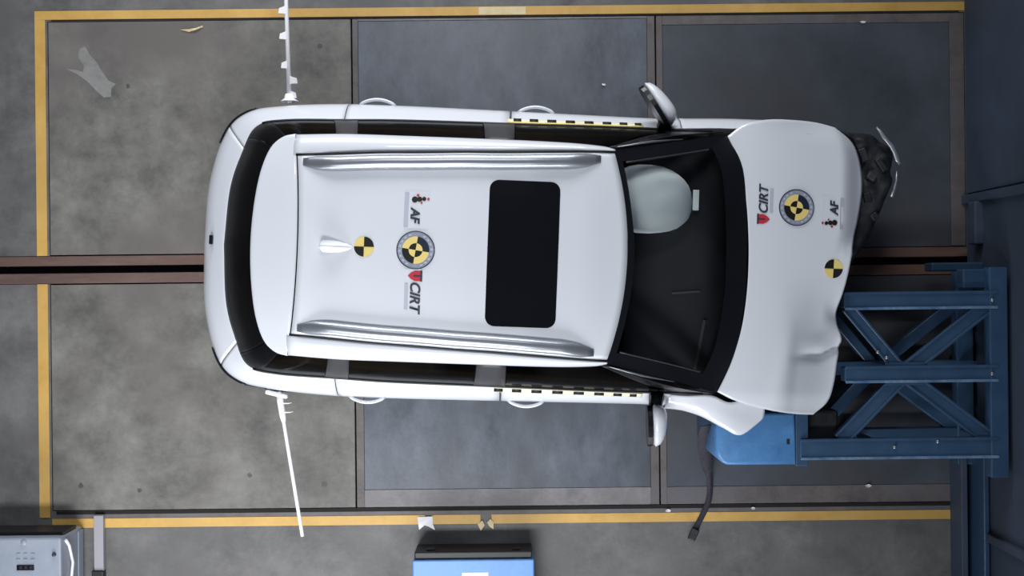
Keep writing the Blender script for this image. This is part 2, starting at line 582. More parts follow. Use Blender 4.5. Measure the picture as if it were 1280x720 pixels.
# impact block with rounded nose
bx0, bx1 = T(889, 0).x, T(989, 0).x
by1 = -0.835
by0 = T(940, 575).y
pl = [(bx1, by1)]
for k in range(7):
    a = R(90 + 15 * k)
    pl.append((bx0 + 0.10 + 0.10 * math.cos(a), by1 - 0.10 + 0.10 * math.sin(a)))
for k in range(7):
    a = R(180 + 13 * k)
    pl.append((bx0 + 0.10 + 0.10 * math.cos(a), by0 + 0.065 + 0.10 * math.sin(a)))
pl.append((bx1, by0 - 0.035))
blk = prism('impact_block', [(x - BO.x, y - BO.y) for x, y in pl], 0.0, TZ, M['blue_light'], bar, 0.022, True)
blk['label'] = 'light blue rounded impact block'
box('block_flange', (bx1 + .002 - BO.x, by0 - 0.045 - BO.y, 0.0), (bx1 + 0.085 - BO.x, by1 - BO.y, TZ - 0.01), M['blue'], bar, 0.006)
box('block_hole', (bx1 - 0.06 - BO.x, by0 + .10 - BO.y, TZ - 0.001), (bx1 - 0.04 - BO.x, by0 + .135 - BO.y, TZ + 0.002), M['st_navy'], blk)
box('dark_bracket', (T(1006, 0).x - BO.x, by0 + 0.07 - BO.y, TZ - 0.32), (T(1050, 0).x - BO.x, by1 - .0 - BO.y, TZ - 0.13), M['rough_black'], bar, 0.02)

# ------------------------------------------------------------------ the car
YAW = R(-2.727)
car = empty('crash_test_car', (0.00216, 0.2063, 0), YAW)
tag(car, 'white crash-test SUV with black sunroof, silver roof rails and crumpled front', 'car')

OUT = [(-2.013, 0), (-1.995, .40), (-1.90, .74), (-1.755, .88), (-1.52, .93), (-1.15, .957), (-.73, .96), (0, .950), (.84, .937), (1.06, .943), (1.43, .955), (1.85, .95), (2.06, .925)]
BEL = [(-1.822, 0), (-1.797, .35), (-1.735, .57), (-1.65, .75), (-1.47, .80), (-1.15, .815), (-.73, .828), (0, .832), (.84, .838), (1.06, .845), (1.40, .86), (1.85, .85), (2.03, .83)]
BZ = [1.05, 1.05, 1.05, 1.045, 1.04, 1.035, 1.03, 1.03, 1.03, 1.03, 1.0, .96, .90]
VW = [(.20, .40), (.35, .12), (.52, .0), (.70, .0), (.84, .07), (.93, .32), (1.0, .76), (1.03, 1.0)]
rows = []
for z, k in VW:
    r = []
    for (o_, b_, bz) in zip(OUT, BEL, BZ):
        zz = z if z <= .7 else .7 + (z - .7) * (bz - .7) / .33
        r.append((o_[0] + (b_[0] - o_[0]) * k, o_[1] + (b_[1] - o_[1]) * k, zz))
    rows.append(r)
for r in rows:  # keep the rear middle square to the centre line
    pass
SIDE = Surf(rows)
ARCH = [(-1.27, .345, .405), (1.40, .345, .405)]
# rear black lower bumper, a little proud of the white panel above
rb = []
for z, k, e in ((.20, .35, 0), (.34, .05, .012), (.48, .0, .042), (.58, .0, .046), (.64, .02, .010)):
    r = []
    for i, (o_, b_) in enumerate(zip(OUT[:5], BEL[:5])):
        d = Vector((o_[0] + 1.0, o_[1])).normalized() * e * (1.0 if i < 4 else .4) if i else Vector((-e * .2, 0))
        r.append((o_[0] + (b_[0] - o_[0]) * k + d.x, o_[1] + (b_[1] - o_[1]) * k + d.y, z))
    rb.append(r)
RB = Surf(rb)
panel('rear_bumper', RB, 0, 3.95, 0, 4, 26, 10, M['satin_black'], car, (1, -1), ARCH)
panel('tailgate', SIDE, 0, 2.22, 2.45, 7, 18, 18, M['paint'], car, (1, -1))
for s, nm in ((1, 'left'), (-1, 'right')):
    sd = (s,)
    panel('quarter_panel', SIDE, 2.24, 5.15, 2.45, 7, 34, 18, M['paint'], car, sd, ARCH)
    panel('quarter_sill', SIDE, 4.0, 5.15, 0.0, 2.44, 14, 8, M['paint'], car, sd, ARCH)
    panel('rear_door', SIDE, 5.165, 6.94, 0.5, 7, 22, 24, M['paint'], car, sd, ARCH)
    panel('front_door', SIDE, 6.955, 8.93, 0.5, 7, 24, 24, M['paint'], car, sd, ARCH)
    panel('door_sill', SIDE, 5.16, 8.95, 0.0, 0.49, 24, 4, M['satin_black'], car, sd)
panel('front_fender', SIDE, 8.945, 12, 0.3, 7, 34, 24, M['paint'], car, (1,), ARCH)
# black wheel arch lips
for ax, sd in ((-1.27, 1), (-1.27, -1), (1.40, 1)):
    pts = []
    for k in range(25):
        a = R(-8 + 196 * k / 24)
        zz = .345 + .402 * math.sin(a)
        pts.append((ax + .402 * math.cos(a), sd * (.928 - .10 * max(0, .42 - zz) - .10 * max(0, zz - .66)), zz))
    tube('arch_lip', pts, .026, M['satin_black'], car, 8)
# rear lamp strips and badge
for s in (1, -1):
    vs, fs = SIDE.grid(1.75, 3.3, 2.5, 4.3, 14, 6, mirror=(s < 0))
    o = raw('tail_lamp', [v + Vector((-.007, .007 * s, 0)) for v in vs], fs, M['gloss_black'], car)
    solid(o, .006, 0)
p = SIDE.ev(0.08, 5.4)
box('badge', (p.x - .012, p.y - .03, p.z - .02), (p.x + .012, p.y + .03, p.z + .03), M['gloss_black'], car, 0.006)

# ---- greenhouse
GB = [(-1.822, 0, 1.05), (-1.797, .35, 1.05), (-1.735, .57, 1.05), (-1.65, .75, 1.045), (-1.47, .80, 1.04), (-1.08, .816, 1.035), (-.73, .828, 1.03), (0, .832, 1.03), (.6, .836, 1.03), (1.31, .83, 1.03)]
GR = [(-1.50, 0, 1.60), (-1.485, .30, 1.59), (-1.44, .50, 1.57), (-1.39, .60, 1.55), (-1.28, .645, 1.545), (-1.0, .656, 1.555), (-.66, .663, 1.56), (0, .666, 1.56), (.42, .66, 1.55), (.585, .64, 1.54)]
GM = []
for a, b in zip(GB, GR):
    c = (Vector(a) + Vector(b)) / 2
    n = Vector((c.x * .25 if a[0] < -1.4 else 0, c.y, 0))
    n = n.normalized() * .022 if n.length > 1e-4 else Vector((-.02, 0, 0))
    GM.append(c + n)
GH = Surf([GB, GM, GR])
panel('rear_window', GH, 0, 2.55, 0, 2, 20, 12, M['privacy'], car, (1, -1))
for s in (1, -1):
    sd = (s,)
    panel('rear_pillar_trim', GH, 2.57, 3.55, 0, 2, 8, 10, M['privacy'], car, sd)
    panel('quarter_window', GH, 3.56, 4.80, 0, 2, 12, 10, M['glass'], car, sd, thick=0)
    panel('pillar_trim', GH, 4.81, 5.22, 0, 2, 3, 10, M['pillar_grey'], car, sd)
    panel('rear_door_window', GH, 5.23, 6.70, 0, 2, 16, 10, M['glass'], car, sd, thick=0)
    panel('pillar_trim', GH, 6.71, 6.98, 0, 2, 3, 10, M['pillar_grey'], car, sd)
    panel('front_door_window', GH, 6.99, 8.72, 0, 2, 16, 10, M['glass'], car, sd, thick=0)
    panel('front_pillar', GH, 8.73, 9.0, 0, 2, 6, 12, M['gloss_black'], car, sd)
    # waist seal between door top and glass
    pts = [GH.ev(3.3 + (8.9 - 3.3) * i / 30, 0) for i in range(31)]
    tube('waist_seal', [(q.x, q.y * s, q.z + .002) for q in pts], .008, M['satin_black'], car, 6)

# ---- roof
def lerp_tab(tab, x):
    if x <= tab[0][0]:
        return tab[0][1]
    for (a, b), (c, d) in zip(tab, tab[1:]):
        if x <= c:
            t = (x - a) / (c - a)
            t = t * t * (3 - 2 * t) * .4 + t * .6
            return b + (d - b) * t
    return tab[-1][1]


ZC = [(-1.6, 1.618), (-1.25, 1.655), (-.8, 1.682), (-.3, 1.688), (.1, 1.676), (.4, 1.650), (.68, 1.606)]
DITCH = [(-1.36, .518), (-1.25, .530), (-.68, .562), (-.2, .581), (.56, .614), (.7, .617)]


def roofz(x, y):
    d = lerp_tab(DITCH, x)
    return lerp_tab(ZC, x) - .055 * (abs(y) / d) ** 2.4


def front_x(y):
    return .675 - .10 * (abs(y) / .63) ** 2.0


def seam_x(y):
    return -1.247 - .040 * (abs(y) / .58) ** 2.2


def heightgrid(name, xa, xb, ya, yb, zf, nx, ny, m, parent, thick=.004):
    """xa/xb: functions of y fraction; grid with t in [-1,1] across"""
    v, f = [], []
    for i in range(nx + 1):
        for j in range(ny + 1):
            s, t = i / nx, -1 + 2 * j / ny
            yw = ya(s) * t if yb is None else ya(s) + (yb(s) - ya(s)) * (t + 1) / 2
            x = xa(yw) + (xb(yw) - xa(yw)) * s
            v.append((x, yw, zf(x, yw)))
    for i in range(nx):
        for j in range(ny):
            a = i * (ny + 1) + j
            f.append((a, a + 1, a + ny + 2, a + ny + 1))
    o = raw(name, v, f, m, parent)
    if o.data.polygons[0].normal.z < 0:
        o.data.flip_normals()
    solid(o, thick, -1)
    return o


heightgrid('roof_panel', lambda y: seam_x(y) + .004, front_x, lambda s: lerp_tab(DITCH, -1.28 + 1.86 * s) - .006, None, roofz, 48, 40, M['paint'], car, .01)
# cantrail on either side, dark ditch strip between
for s in (1, -1):
    ctl = []
    for wv, dzz in ((0, 0), (.35, -.004), (.72, -.025), (1, -.06)):
        r = []
        for x in (-1.30, -1.0, -.6, -.1, .3, .5, .585):
            d = lerp_tab(DITCH, x) + .008
            e = .652 if x < -1.2 else (.664 if x < .35 else (.656 if x < .55 else .636))
            e = max(e, d + .012)
            r.append((x, d + (e - d) * wv, roofz(x, d - .01) + .002 + dzz * (1 if x < .55 else .5)))
        ctl.append(r)
    panel('cantrail', Surf(ctl), 0, 6, 0, 3, 40, 10, M['paint'], car, (s,))
    pts = [(x, s * lerp_tab(DITCH, x), roofz(x, lerp_tab(DITCH, x)) - .004) for x in [-1.285 + 1.87 * i / 24 for i in range(25)]]
    tube('roof_ditch', pts, .009, M['satin_black'], car, 6)
# roof spoiler over the rear window
SPE = [(-1.528, 0), (-1.518, .22), (-1.492, .42), (-1.445, .565), (-1.375, .635), (-1.30, .655)]
sp_rows = []
for k in range(5):
    t = k / 4
    r = []
    for sx, sy in [(a, -b) for a, b in SPE[::-1]] + SPE[1:]:
        yy = sy * (1 - .03 * (1 - t))
        x0 = seam_x(yy) - .004
        x = x0 + (sx - x0) * t
        z = roofz(x, max(-.53, min(.53, yy))) - max(0, abs(yy) - .53) * .25 - .012 * t * t
        r.append((x, yy, z))
    sp_rows.append(r)
lastr = sp_rows[-1]
sp_rows.append([(x + .012, y * .99, z - .022) for x, y, z in lastr])
sp_rows.append([(x + .06, y * .97, z - .03) for x, y, z in lastr])
panel('rear_spoiler', Surf(sp_rows), 0, 10, 0, 6, 50, 18, M['paint'], car)

# decals follow the surface below them
def decal(name, outl, zf, off, m, parent, rings=3, thick=0.0015):
    cx = sum(p[0] for p in outl) / len(outl)
    cy = sum(p[1] for p in outl) / len(outl)
    n = len(outl)
    v, f = [], []
    for rr in range(1, rings + 1):
        k = rr / rings
        for x, y in outl:
            X, Y = cx + (x - cx) * k, cy + (y - cy) * k
            v.append((X, Y, zf(X, Y) + off))
    v.append((cx, cy, zf(cx, cy) + off))
    c = len(v) - 1
    for i in range(n):
        f.append((c, i, (i + 1) % n))
    for rr in range(rings - 1):
        for i in range(n):
            a, b = rr * n + i, rr * n + (i + 1) % n
            f.append((a, a + n, b + n, b))
    # rim down to the surface
    b0 = len(v)
    for x, y in outl:
        v.append((x, y, zf(x, y) + off - thick))
    for i in range(n):
        a = (rings - 1) * n
        f.append((a + i, b0 + i, b0 + (i + 1) % n, a + (i + 1) % n))
    return raw(name, v, f, m, parent, sm=False)


def rrect(x0, x1, y0, y1, r, n=6, edge=6):
    cs = [(x1 - r, y1 - r, 0), (x0 + r, y1 - r, 90), (x0 + r, y0 + r, 180), (x1 - r, y0 + r, 270)]
    o = []
    for i, (cx, cy, a0) in enumerate(cs):
        for k in range(n + 1):
            a = R(a0 + 90 * k / n)
            o.append((cx + r * math.cos(a), cy + r * math.sin(a)))
        nx = cs[(i + 1) % 4]
        a = R(a0 + 90)
        p = o[-1]
        q = (nx[0] + r * math.cos(a), nx[1] + r * math.sin(a))
        for k in range(1, edge):
            o.append((p[0] + (q[0] - p[0]) * k / edge, p[1] + (q[1] - p[1]) * k / edge))
    return o


decal('sunroof', rrect(-.143, .268, -.432, .418, .055), roofz, .003, M['roofglass'], car, 5, .004)
# roof rails
for s in (1, -1):
    v, f = [], []
    nst = 44
    sec = [(-.052, 0), (-.044, .5), (-.026, .92), (.0, 1.0), (.022, .94), (.032, .6), (.034, 0)]
    for i in range(nst + 1):
        x = -1.238 + 1.738 * i / nst
        e = min(i / nst, 1 - i / nst) * 1.738
        h = .052 * min(1, .25 + e / .22) if e < .165 else .052
        if e < .02:
            h = .012
        yc = lerp_tab(DITCH, x) - .052 + (.012 * max(0, 1 - e / .2))
        for dy, hz in sec:
            wd = min(1, .55 + e / .2)
            y = yc + dy * wd
            v.append((x, s * y, roofz(x, y) - .002 + h * hz))
    ns = len(sec)
    for i in range(nst):
        for k in range(ns - 1):
            a = i * ns + k
            f.append((a, a + 1, a + ns + 1, a + ns))
    f.append(tuple(range(ns)))
    f.append(tuple(range(nst * ns, nst * ns + ns)))
    raw('roof_rail', v, f, M['silver'], car)
# shark fin antenna
v, f = [], []
fin = [(-1.112, .026, .065), (-1.10, .034, .075), (-1.05, .036, .062), (-1.0, .032, .040), (-.955, .020, .018), (-.925, .004, .003)]
for x, hw, h in fin:
    z = roofz(x, 0)
    for y, k in ((-hw, 0), (-hw * .75, .35), (-hw * .28, .9), (0, 1), (hw * .28, .9), (hw * .75, .35), (hw, 0)):
        v.append((x, y - .005, z + h * k))
for i in range(len(fin) - 1):
    for k in range(6):
        a = i * 7 + k
        f.append((a, a + 1, a + 8, a + 7))
f.append(tuple(range(7)))
raw('antenna_fin', v, f, M['paint'], car)

# ---- stickers and targets
def disc(c, r, n=40):
    return [(c[0] + r * math.cos(2 * math.pi * k / n), c[1] + r * math.sin(2 * math.pi * k / n)) for k in range(n)]


def wedge(c, r0, r1, a0, a1, n=8):
    o = [(c[0] + r1 * math.cos(R(a0 + (a1 - a0) * k / n)), c[1] + r1 * math.sin(R(a0 + (a1 - a0) * k / n))) for k in range(n + 1)]
    if r0 < 1e-6:
        o.append(c)
    else:
        o += [(c[0] + r0 * math.cos(R(a1 - (a1 - a0) * k / n)), c[1] + r0 * math.sin(R(a1 - (a1 - a0) * k / n))) for k in range(n + 1)]
    return o


def flatpoly(name, poly, zf, off, m, parent):
    v = [(x, y, zf(x, y) + off) for x, y in poly]
    v2 = [(x, y, zf(x, y) + off - .0008) for x, y in poly]
    n = len(poly)
    fs = [tuple(range(n))] + [(i, (i + 1) % n, n + (i + 1) % n, n + i) for i in range(n)]
    bm = bmesh.new()
    vv = [bm.verts.new(p) for p in v + v2]
    for q in fs:
        bm.faces.new([vv[i] for i in q])
    bmesh.ops.recalc_face_normals(bm, faces=bm.faces)
    bmesh.ops.triangulate(bm, faces=[x for x in bm.faces if len(x.verts) > 4])
    me = bpy.data.meshes.new(name)
    bm.to_mesh(me)
    bm.free()
    return link(name, me, m, parent)


def emblem(c, r, zf):
    ring = decal('round_sticker', disc(c, r), zf, .0025, M['st_ring'], car, 3)
    ring['label'] = 'round sticker with blue-grey rim and black and yellow quarters'
    tube('sticker_rim', [(x, y, zf(x, y) + .003) for x, y in disc(c, r * .97) + [disc(c, r * .97)[0]]], .003, M['st_navy'], ring, 5)
    r1, r2 = r * .71, r * .36
    for a, outer, inner in ((0, 'st_navy', 'st_yellow'), (90, 'st_yellow', 'st_black'), (180, 'st_black', 'st_yellow'), (270, 'st_yellow', 'st_black')):
        flatpoly('quarter_field', wedge(c, r2, r1, a - 8, a + 82), zf, .0042, M[outer], ring)
        flatpoly('quarter_field', wedge(c, 0, r2, a - 8, a + 82), zf, .0042, M[inner], ring)
    # pale printed words around the rim, too blurred to read
    for k in range(20):
        if k in (4, 5, 14, 15):
            continue
        a0 = 18 * k
        flatpoly('rim_print', wedge(c, r * .78, r * .88, a0, a0 + 9, 3), zf, .0036, M['st_grey'], ring)
    return ring


def quad_target(c, r, zf, black_first):
    t = decal('target_marker', disc(c, r), zf, .0022, M['st_yellow'], car, 2)
    t['label'] = 'small black and yellow quartered target'
    for a in ((0, 180) if black_first else (90, 270)):
        flatpoly('quarter_field', wedge(c, 0, r, a, a + 90), zf, .0036, M['st_black'], t)
    return t


def text(name, s, c, size, rot, zf, off, m, parent, shear=0.0, bold=0.0):
    cu = bpy.data.curves.new(name, 'FONT')
    cu.body = s
    cu.size = size
    cu.shear = shear
    cu.offset = bold
    cu.align_x = 'CENTER'
    cu.align_y = 'CENTER'
    o = bpy.data.objects.new(name, cu)
    COL.objects.link(o)
    dg = bpy.context.evaluated_depsgraph_get()
    me = bpy.data.meshes.new_from_object(o.evaluated_get(dg))
    bpy.data.objects.remove(o)
    bpy.data.curves.remove(cu)
    ca, sa = math.cos(rot), math.sin(rot)
    for v in me.vertices:
        x, y = v.co.x, v.co.y
        X, Y = c[0] + x * ca - y * sa, c[1] + x * sa + y * ca
        v.co = (X, Y, zf(X, Y) + off)
    me.name = name
    me.materials.clear()
    return link(name, me, m, parent)


def rot2(c, rot, pts):
    ca, sa = math.cos(rot), math.sin(rot)
    return [(c[0] + x * ca - y * sa, c[1] + x * sa + y * ca) for x, y in pts]


def cirt_sticker(c, rot, zf):
    """reading direction along local x: shield, then CIRT"""
    b = flatpoly('logo_sticker', rot2(c, rot, [(-.115, -.062), (.13, -.062), (.13, .05), (-.115, .05)]), zf, .0012, M['st_white'], car)
    b['label'] = 'white sticker with red shield and the letters CIRT'
    flatpoly('print_band', rot2(c, rot, [(-.03, -.06), (.12, -.06), (.12, -.038), (-.03, -.038)]), zf, .0024, M['st_grey'], b)
    flatpoly('shield', rot2(c, rot, [(-.105, .032), (-.045, .032), (-.045, .0), (-.055, -.022), (-.075, -.042), (-.095, -.022), (-.105, .0)]), zf, .0024, M['st_red'], b)
    flatpoly('shield_bar', rot2(c, rot, [(-.107, .042), (-.043, .042), (-.043, .030), (-.107, .030)]), zf, .003, M['st_text'], b)
    flatpoly('shield_bar', rot2(c, rot, [(-.080, .03), (-.070, .03), (-.070, -.01), (-.080, -.01)]), zf, .003, M['st_text'], b)
    text('letters', 'CIRT', rot2(c, rot, [(.045, 0)])[0], .082, rot, zf, .0035, M['st_text'], b, .25, .0022)
    return b


def dots_sticker(c, rot, zf):
    """row of dots rising to a figure, then the letters AF"""
    b = flatpoly('logo_sticker', rot2(c, rot, [(-.11, -.07), (.11, -.07), (.11, .08), (-.11, .08)]), zf, .0012, M['st_white'], car)
    b['label'] = 'white sticker with a row of dark dots and the letters AF'
    flatpoly('print_band', rot2(c, rot, [(-.10, -.068), (.10, -.068), (.10, -.042), (-.10, -.042)]), zf, .0024, M['st_grey'], b)
    for x, y, r, m in ((-.065, .070, .008, 'st_red'), (-.065, .046, .012, 'st_black'), (-.062, .020, .015, 'st_black'), (-.060, -.008, .018, 'st_black'), (-.085, .010, .008, 'st_red'), (-.042, .032, .006, 'st_red')):
        flatpoly('logo_dot', disc(rot2(c, rot, [(x, y)])[0], r, 14), zf, .0026, M[m], b)
    text('letters', 'AF', rot2(c, rot, [(.03, -.005)])[0], .072, rot, zf, .0030, M['st_text'], b, .2, .003)
    return b


emblem((-.557, -.008), .112, roofz)
dots_sticker((-.565, .225), R(-90), roofz)
cirt_sticker((-.555, -.232), R(-90), roofz)
quad_target((-.857, .001), .058, roofz, True)

# ---- hood (crumpled on the right)
HL = [(1.335, .805), (1.44, .885), (1.60, .925), (1.78, .935), (1.93, .930), (2.05, .905)]
HC = [(1.31, .80), (1.38, .653), (1.432, .42), (1.455, .2), (1.463, .0), (1.457, -.2), (1.434, -.40), (1.39, -.58), (1.345, -.70), (1.30, -.80)]
HF = [(2.05, .905), (2.165, .82), (2.225, .68), (2.243, .52), (2.215, .32), (2.165, .10), (2.138, -.08), (2.112, -.25), (2.118, -.36), (2.148, -.47), (2.133, -.60), (2.120, -.75), (2.085, -.875), (2.0, -.955)]
HRt = [(1.33, -.815), (1.44, -.865), (1.58, -.905), (1.74, -.935), (1.88, -.953), (2.0, -.958)]


def poly_ev(tab, t):
    return crv([Vector((a, b, 0)) for a, b in tab], t * (len(tab) - 1))


def sst(a, b, x):
    t = max(0, min(1, (x - a) / (b - a)))
    return t * t * (3 - 2 * t)


def hoodz(x, y):
    z = 1.082 - .085 * sst(1.40, 2.15, x) - .055 * (abs(y) / .9) ** 2.2
    # folded-down right front corner
    k = sst(.05, -.45, y)
    z -= k * (.11 * sst(1.70, 2.15, x) + .012 * sst(1.76, 1.86, x) * sst(-.2, -.5, y))
    # sharp crease running back from the front edge
    cy = -.565 - .05 * (2.1 - x) + .05 * sst(2.0, 2.14, x)
    z -= .040 * sst(1.76, 2.0, x) * math.exp(-((y - cy) / .026) ** 2)
    z += .026 * sst(1.78, 2.05, x) * math.exp(-((y - cy - .07) / .05) ** 2)
    # shallow bow and buckles
    z += .008 * math.exp(-((x - 1.85 - .25 * (y + .3)) / .07) ** 2) * k * sst(-.1, -.5, y)
    z -= .05 * sst(2.0, 2.14, x) * math.exp(-((y + .29) / .07) ** 2)
    # rolled left front edge
    fx = 2.24 - .55 * max(0, abs(y - .5) - .18) ** 1.6
    if y > .1:
        z -= .10 * sst(fx - .16, fx + .03, x) * sst(.05, .25, y)
    z -= .05 * sst(.76, .94, y) * sst(1.5, 2.0, x)
    z -= .035 * sst(-.80, -.96, y)
    return z


v, f = [], []
NS, NT = 46, 72
for i in range(NS + 1):
    s = i / NS
    for j in range(NT + 1):
        t = j / NT
        # Coons patch between the four measured edges
        c0, c1 = poly_ev(HC, t), poly_ev(HF, t)
        d0, d1 = poly_ev(HL, s), poly_ev(HRt, s)
        p00, p01, p10, p11 = poly_ev(HC, 0), poly_ev(HC, 1), poly_ev(HF, 0), poly_ev(HF, 1)
        q = c0 * (1 - s) + c1 * s + d0 * (1 - t) + d1 * t - (p00 * (1 - s) * (1 - t) + p01 * (1 - s) * t + p10 * s * (1 - t) + p11 * s * t)
        v.append((q.x, q.y, hoodz(q.x, q.y)))
W = NT + 1
for i in range(NS):
    for j in range(NT):
        a = i * W + j
        f.append((a, a + 1, a + W + 1, a + W))
# turned-down lip at front and sides
edge = [i * W for i in range(6, NS)] + [NS * W + j for j in range(NT + 1)] + [i * W + NT for i in range(NS - 1, 5, -1)]
b0 = len(v)
for k, i in enumerate(edge):
    x, y, z = v[i]
    v.append((x - .010, y * .995, z - .045))
for k in range(len(edge) - 1):
    f.append((edge[k], edge[k + 1], b0 + k + 1, b0 + k))
hood = raw('hood', v, f, M['paint'], car)
solid(hood, .003, -1)
hood['label'] = 'white hood, folded down and creased at the right corner'
emblem((1.79, .370), .117, hoodz)
cirt_sticker((1.575, .362), R(90), hoodz)
dots_sticker((2.035, .345), R(90), hoodz)
quad_target((2.047, -.008), .060, hoodz, False)

# ---- torn right fender
FT = [(1.02, -.845, 1.022), (1.15, -.850, 1.012), (1.30, -.842, 1.0), (1.42, -.885, .975), (1.54, -.86, .955), (1.66, -.89, .935)]
FM = [(1.015, -.93, .95), (1.14, -.935, .955), (1.28, -.955, .96), (1.42, -1.0, .955), (1.55, -1.02, .94), (1.655, -.972, .925)]
FO = [(1.01, -.948, .86), (1.13, -.957, .88), (1.26, -.990, .915), (1.40, -1.055, .925), (1.515, -1.096, .915), (1.645, -1.0, .90)]
FD = [(1.01, -.952, .62), (1.12, -.955, .68), (1.24, -.978, .78), (1.39, -1.04, .86), (1.515, -1.08, .87), (1.635, -.995, .86)]
fender = panel('front_fender', Surf([FT, FM, FO, FD]), 0, 5, 0, 3, 30, 20, M['paint'], car)
fender['label'] = 'torn white fender bent out over the barrier block'

# ---- windshield, surround, cowl
WT = [(.575, .628, 1.548), (.625, .40, 1.590), (.665, .15, 1.605), (.675, 0, 1.607), (.670, -.15, 1.605), (.632, -.40, 1.590), (.580, -.632, 1.548)]
WB = [(1.325, .815, 1.035), (1.435, .60, 1.062), (1.470, .22, 1.082), (1.475, 0, 1.084), (1.472, -.22, 1.082), (1.430, -.55, 1.062), (1.315, -.82, 1.035)]
WM = [tuple((Vector(a) + Vector(b)) / 2 + Vector((.03, 0, .035))) for a, b in zip(WT, WB)]
WS = Surf([WT, WM, WB])


def ring_panel(name, surf, U, V_, m, parent):
    """band between outer and inner rectangle in surface parameters"""
    (u0, u1, a0, a1), (v0, v1, b0_, b1) = U, V_
    vs, fs = [], []
    for (x0, x1, y0, y1, nu, nv) in ((u0, u1, v0, b0_, 36, 3), (u0, u1, b1, v1, 36, 6), (u0, a0, b0_, b1, 4, 16), (a1, u1, b0_, b1, 4, 16)):
        g, q = surf.grid(x0, x1, y0, y1, nu, nv)
        b = len(vs)
        vs += g
        fs += [tuple(i + b for i in t) for t in q]
    return raw(name, vs, fs, m, parent)


ring_panel('windshield_surround', WS, (0, 6, .32, 5.68), (0, 2, .10, 1.58), M['gloss_black'], car)
panel('windshield', WS, .32, 5.68, .10, 1.58, 30, 20, M['windscreen'], car, thick=0)
for u0 in (.36, 5.64):
    tube('glass_edge_seal', [WS.ev(u0, .14 + 1.36 * i / 12) + Vector((0, 0, -.006)) for i in range(13)], .007, M['pillar_grey'], car, 6)
# thin silver strips standing in for the gloss highlight along the front pillars
for s in (1, -1):
    a = Vector((.60, .650 * s, 1.545))
    b = Vector((1.02, .742 * s, 1.275))
    tube('pillar_highlight_strip', [a, (a + b) / 2 + Vector((0, .006 * s, .02)), b], [.003, .007, .003], M['silver'], car, 6)

# ---- mirrors
def mirror_unit(s, ctr, ax, ln, ht, th):
    """teardrop housing along ax; dark glass face at the rear"""
    ax = Vector(ax).normalized()
    fw = Vector((ax.y, -ax.x, 0)) * (1 if ax.y > 0 else -1)
    c = Vector(ctr)
    v, f = [], []
    nu, nv = 18, 14
    for i in range(nu + 1):
        t = -1 + 2 * i / nu
        rr = (1 - abs(t) ** 2.6) ** .5
        taper = 1 - .25 * t
        for k in range(nv):
            q = 2 * math.pi * k / nv
            a, b = math.cos(q), math.sin(q)
            d = a * th * (1.0 if a > 0 else .38) * rr * taper
            v.append(c + ax * (ln * t) + fw * d + Vector((0, 0, 1)) * b * ht * rr * taper)
    for i in range(nu):
        for k in range(nv):
            f.append((i * nv + k, i * nv + (k + 1) % nv, (i + 1) * nv + (k + 1) % nv, (i + 1) * nv + k))
    h = raw('mirror_housing', v, f, M['paint'], car)
    # dark rear shell
    v2 = [c + ax * (ln * .98 * math.cos(2 * math.pi * k / 24)) + Vector((0, 0, 1)) * (ht * .96 * math.sin(2 * math.pi * k / 24)) - fw * (th * .30) for k in range(24)]
    v3 = [p - fw * th * .40 for p in v2]
    raw('mirror_shell', v2 + v3, [tuple(range(23, -1, -1)), tuple(range(24, 48))] + [(k, (k + 1) % 24, 24 + (k + 1) % 24, 24 + k) for k in range(24)], M['gloss_black'], car, sm=False)
    base = Vector((ctr[0] + .05 * (1 if s > 0 else .2), .845 * s, 1.02))
    e = c - ax * (ln * .55) - Vector((0, 0, ht * .5))
    tube('mirror_arm', [base, (base + e) / 2 + Vector((0, 0, .01)), e], [.05, .045, .035], M['gloss_black'], car, 8)


mirror_unit(1, (.885, .985, 1.085), (-.15, .21, 0), .158, .090, .070)
mirror_unit(-1, (.940, -1.035, 1.085), (.06, -1, 0), .135, .085, .075)

# ---- door handles
for s in (1, -1):
    for u, hx in ((5.8, -.905), (7.32, .122)):
        y = .955 if hx < 0 else .944
        z = .865
        pts = []
        for k in range(13):
            t = k / 12
            a = math.sin(math.pi * t)
            pts.append((hx - .115 + .23 * t, s * (y - .014 + .040 * a ** .7), z))
        tube('door_handle', pts, .011, M['paint'], car, 8)

# ---- measuring tapes along the door tops
def side_z(x, y):
    return 1.0


